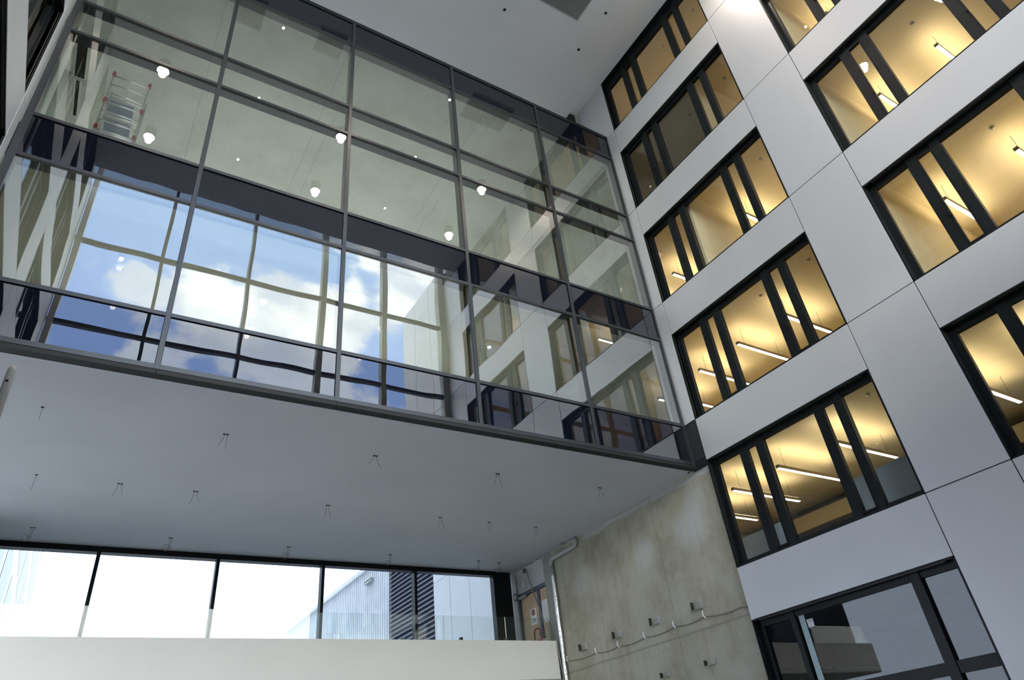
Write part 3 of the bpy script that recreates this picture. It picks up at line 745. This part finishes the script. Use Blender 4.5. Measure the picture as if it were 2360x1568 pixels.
for y, z in KP[:6]: MB().tube([(.14, y+.04, z+.14), (.11, y+.02, z+.03), (.13, y-.03, z-.04)], .016, 6).build('cable_clip', M_paper, cb)
# loose cables and hose by the door
lc = thing('hanging_cable_bundle', 'bundle of pale cables hanging diagonally past the door from the soffit', 'cable', (.1, 8.6, 5.5))
for j in range(4):
    pts = [(.14-.012*j, 8.52+.03*j, 8.06)]
    for i in range(1, 13):
        t = i/12; pts.append((.12-.02*j-.03*t, 8.52-1.05*t+.05*math.sin(3*t+j), 8.06-2.4*t-.1*math.sin(t*3.1)*j*.5))
    MB().tube(pts, .009, 5).build('cable', M_cable if j % 2 else M_cable2, lc)
def coil(cx, cy, cz, r, n, mat, lab, name='cable_coil', tilt=.05, thick=.010, ax=0):
    pts = []
    for i in range(n*20):
        t = i/20*2*math.pi; rr = r*(1+.08*math.sin(i*.37))
        if ax == 0: pts.append((cx+.02*math.sin(t*.5)-.02, cy+rr*math.cos(t), cz+rr*math.sin(t)*.95))
        else: pts.append((cx+rr*math.cos(t), cy+rr*math.sin(t), cz+.05*math.sin(t*.31)+tilt*rr*math.sin(t)))
    return tag(setloc(MB().tube(pts, thick, 6).build(name, mat), (cx, cy, cz)), lab, 'cable')
coil(.12, 8.75, 7.62, .17, 2, M_cable, 'loop of grey cable hanging on the white panel over the door')
coil(.12, 9.35, 7.35, .12, 3, M_cable2, 'small coil of grey cable left of the door closer')
coil(-.18, 7.42, 5.54, .115, 3, M_cable, 'flat coil of white cable lying at the end of the balcony front', thick=.014, ax=2)
hs = tag(setloc(MB().tube([(-.1+.03*math.sin(i*.9), 7.95+.24*math.cos(math.pi*i/14), 5.60+.42*math.sin(math.pi*i/14)) for i in range(15)]
    +[(-.12, 7.72-.05*i, 5.58+.05*math.sin(i)) for i in range(1, 4)]+[(-.15, 7.9+.24*math.cos(i*.5), 5.6+.05*math.sin(i*.5)) for i in range(14)], .022, 8).build('red_hose', M_red, smooth=True), (-.1, 7.9, 5.5)),
    'red hose looped at the right end of the balcony by the door', 'hose')
dc = MB().tube([(.02, 7.14, 5.55), (.01, 7.12, 5.5), (.0, 7.07, 5.1), (.03, 7.06, 4.7), (.05, 7.05, 4.4), (.0, 7.04, 4.0)], .012, 6)
tag(setloc(dc.build('drop_cable', M_cable), (0, 7.07, 5.4)), 'pale cable dropping over the right end of the balcony front', 'cable')
tc_ = MB()
for j in range(3):
    tc_.tube([(.04-.03*j, 7.2+.18*i+.02*math.sin(i*2+j), 8.14-.03*j+.025*math.sin(i*1.7+j*2)) for i in range(12)], .010, 5)
tag(setloc(tc_.build('soffit_cables', M_cable), (.1, 8, 8.1)), 'untidy cables running along the soffit edge above the door', 'cable')
jb = tag(B(.15, .215, 8.66, 8.78, 8.02, 8.14).build('junction_box', M_black2), 'small dark junction box at the soffit above the door', 'box')
sd = tag(setloc(MB().tube([(.0, 6.1, 8.2), (.0, 6.1, 8.18)], .09, 14).build('soffit_disc', M_conc_d), (0, 6.1, 8.19)), 'small dark disc on the soffit beside the pipe elbow', 'disc')

# loose wires in the soffit
WP = [(-14.31, 1.85), (-11.2, 1.88), (-8.04, 1.88), (-4.87, 1.9), (-1.74, 1.85), (-14.29, 4.96), (-12.73, 4.98), (-11.18, 4.97), (-8.06, 4.98), (-4.9, 5.0), (-3.34, 5.0), (-1.75, 5.0),
      (-14.25, 8.27), (-11.17, 8.3), (-8.07, 8.34), (-4.95, 8.37), (-1.83, 8.37), (-1.03, 8.39)]
rng = random.Random(3)
rowc = {0: 0, 1: 0, 2: 0}
for (x, y) in WP:
    row = 0 if y < 3 else (1 if y < 6 else 2)
    lab = 'thin wires dangling from the soffit, %s, %s from left' % (['row nearest glass front', 'middle row', 'row nearest strip window'][row], ordn(rowc[row]))
    rowc[row] += 1
    t = thing('dangling_wires', lab, 'wire', (x, y, 8.2), 'loose lamp wires in the soffit')
    single = (row == 0 and rowc[0] == 1) or (row == 1 and rowc[1] == 1)
    offs = (0,) if single else (-.03, .03)
    for s in offs:
        MB().box(x+s-.024, x+s+.024, y-.012, y+.012, 8.186, 8.2).build('socket_slot', M_cavity, t)
    for s in offs:
        if row < 2:
            bend = s*rng.uniform(.5, 4)+rng.uniform(-.05, .05); ln = rng.uniform(.18, .34)
            pts = [(x+s+bend*(1-math.cos(i/8*1.5)), y+rng.uniform(-.004, .004), 8.19-ln*i/8) for i in range(9)]
        else:
            r = .07 if s < 0 else .04
            pts = [(x+s*.8, y, 8.19), (x+s*.6, y, 8.06), (x+s*.5, y, 7.95)]
            pts += [(x+s*.5-r+r*math.cos(a), y, 7.93-r*math.sin(a)*1.2) for a in [i*math.pi/6 for i in range(12)]]
        MB().tube(pts, .003 if row < 2 else .005, 5).build('wire', M_wire if row < 2 else M_cable2, t)

# ------------------------------------------------------------------ ceiling fittings of the atrium
def grille(x0, x1, y0, y1, z, lab):
    g = thing('ceiling_grille', lab, 'grille', ((x0+x1)/2, (y0+y1)/2, z), 'air grilles in the atrium ceiling')
    f = MB(); e = .03
    f.box(x0, x1, y0, y0+e, z-.02, z).box(x0, x1, y1-e, y1, z-.02, z).box(x0, x0+e, y0+e, y1-e, z-.02, z).box(x1-e, x1, y0+e, y1-e, z-.02, z)
    f.build('grille_frame', M_alu, g)
    m_ = MB(); n = int((x1-x0)/.042); k = int((y1-y0)/.042)
    for i in range(1, n): xx = x0+(x1-x0)*i/n; m_.box(xx-.007, xx+.007, y0+e, y1-e, z-.015, z-.004)
    for i in range(1, k): yy = y0+(y1-y0)*i/k; m_.box(x0+e, x1-e, yy-.007, yy+.007, z-.0155, z-.0045)
    m_.build('grille_mesh', M_grille, g)
    MB().box(x0+e, x1-e, y0+e, y1-e, z-.003, z-.001).build('grille_backing', M_cavity, g)
grille(-4.18, -2.33, -3.28, -2.10, CEIL, 'square-mesh air grille in the ceiling at the top edge of the picture')
grille(-4.17, -2.35, 1.49, 2.6, CEIL, 'air grille half hidden behind the top edge of the glass box')
grille(-10.03, -9.07, -3.15, -2.15, CEIL, 'small air grille reflected in the second top pane')
grille(-12.72, -11.75, -3.3, -2.15, CEIL, 'small air grille reflected in the first top pane')
for (x, y, lab) in ((-4.8, -1.24, 'left of the grille'), (-1.605, -2.79, 'right of the grille'), (-1.63, -1.21, 'nearest the facade corner')):
    t = thing('recessed_spot', 'small black unlit recessed ceiling spot, %s' % lab, 'light', (x, y, CEIL), 'unlit recessed ceiling spots')
    MB().tube([(x, y, CEIL), (x, y, CEIL-.006)], .058, 18).build('spot_ring', M_alu, t)
    MB().tube([(x, y, CEIL-.006), (x, y, CEIL-.010)], .048, 18).build('spot_aperture', M_cavity, t)
sq = MB()
for k in range(5):
    yy = -5.32-.13*k
    sq.tube([(-.003, yy, 22.55), (-.003, yy-.02, 22.68), (-.003, yy-.08, 22.70), (-.003, yy-.09, 22.60), (-.003, yy-.03, 22.56)][: 5-(k % 2)*2], .008, 5)
tag(setloc(sq.build('red_marking', M_red), (-.003, -5.6, 22.6)), 'faint red scribbled marks high on the facade column, seen reflected in the glass', 'marking')
# white pole at the left edge
po = thing('white_pole', 'white round metal pole top at the left edge, standing on the floor', 'pole', (-13.575, -9.0, 0))
MB().tube([(-13.575, -9.0, 0), (-13.575, -9.0, 2.72)], .010, 12).build('lower_tube', M_pole, po, smooth=True)
MB().tube([(-13.575, -9.0, 2.72), (-13.575, -9.0, 2.885), (-13.575, -9.0, 2.90)], [.013, .013, .008], 14).build('upper_tube', M_pole, po, smooth=True)
for z in (2.84, 2.70, 2.66): MB().tube([(-13.577, -9.0125, z), (-13.577, -9.0145, z)], .004, 8).build('pin_hole', M_cavity, po)

# ------------------------------------------------------------------ outside beyond the strip window
eb = thing('building_wing', 'long outside wing with white panels, dark louvres and ribbed metal cladding', 'building', (1, 20, -.3))
ys_ = [10.25, 10.75, 12.36, 13.98, 15.46]
for y0, y1 in zip(ys_[:-1], ys_[1:]):
    for z0, z1 in ((-.3, 5.53), (5.55, 9.43), (9.45, 13.3)):
        MB().box(0, .06, y0+.015, y1-.015, z0, z1).build('cladding_panel', M_exwhite, eb)
MB().box(.07, 5, 10.25, 15.5, -.3, 13.2).build('wall', M_joint, eb)
lv = MB()
n = 62
for i in range(n):
    z = -.2+i*.20
    lv.prism([(.0, z), (.10, z+.10), (.115, z+.085), (.015, z-.015)], 1, 15.5, 20.25)
MB().box(.14, 5, 15.5, 20.25, -.3, 12.2).build('louvre_backing', M_louv, eb)
lv.build('louvre_blades', M_louv2, eb)
cr = MB(); nb = 150; yA, yB_ = 20.27, 62.0
pts = []
for i in range(nb):
    y = yA+(yB_-yA)*i/nb; d = (yB_-yA)/nb
    pts += [(.0, y), (.0, y+d*.42), (.10, y+d*.5), (.10, y+d*.92)]
pts += [(.0, yB_), (.5, yB_), (.5, yA)]
cr.prism([(a, b) for a, b in pts], 2, -.3, 12.2)
cr.build('ribbed_cladding', M_corr, eb)
MB().box(-.12, .4, 20.3, 62.0, 12.2, 12.42).build('roof_edge', M_exwhite, eb)
wl2 = thing('outside_wall_lamp', 'box-shaped grey lamp on the ribbed metal wall outside', 'lamp', (-.05, 22.7, 11.5))
MB().box(-.17, -.01, 22.2, 23.1, 11.42, 11.56).build('lamp_housing', M_grille, wl2, bevel=.02)
MB().box(-.21, -.01, 22.2, 23.1, 11.56, 11.60).build('lamp_cover', M_alu, wl2)
# left wing outside
lb = thing('building_wing', 'white wing with dark slanted window slits outside the left end of the strip window', 'building', (-15.5, 12.5, -.3))
MB().box(-17, -15.4, 10.3, 62, -.3, 25).build('wall', M_exwhite, lb)
for j in range(1, 9):
    y0 = 1.18+6.35*j
    for zl in L[:5]: MB().box(-15.41, -15.385, y0, y0+4.75, zl, zl+2.73).build('window', M_treerefl, lb)
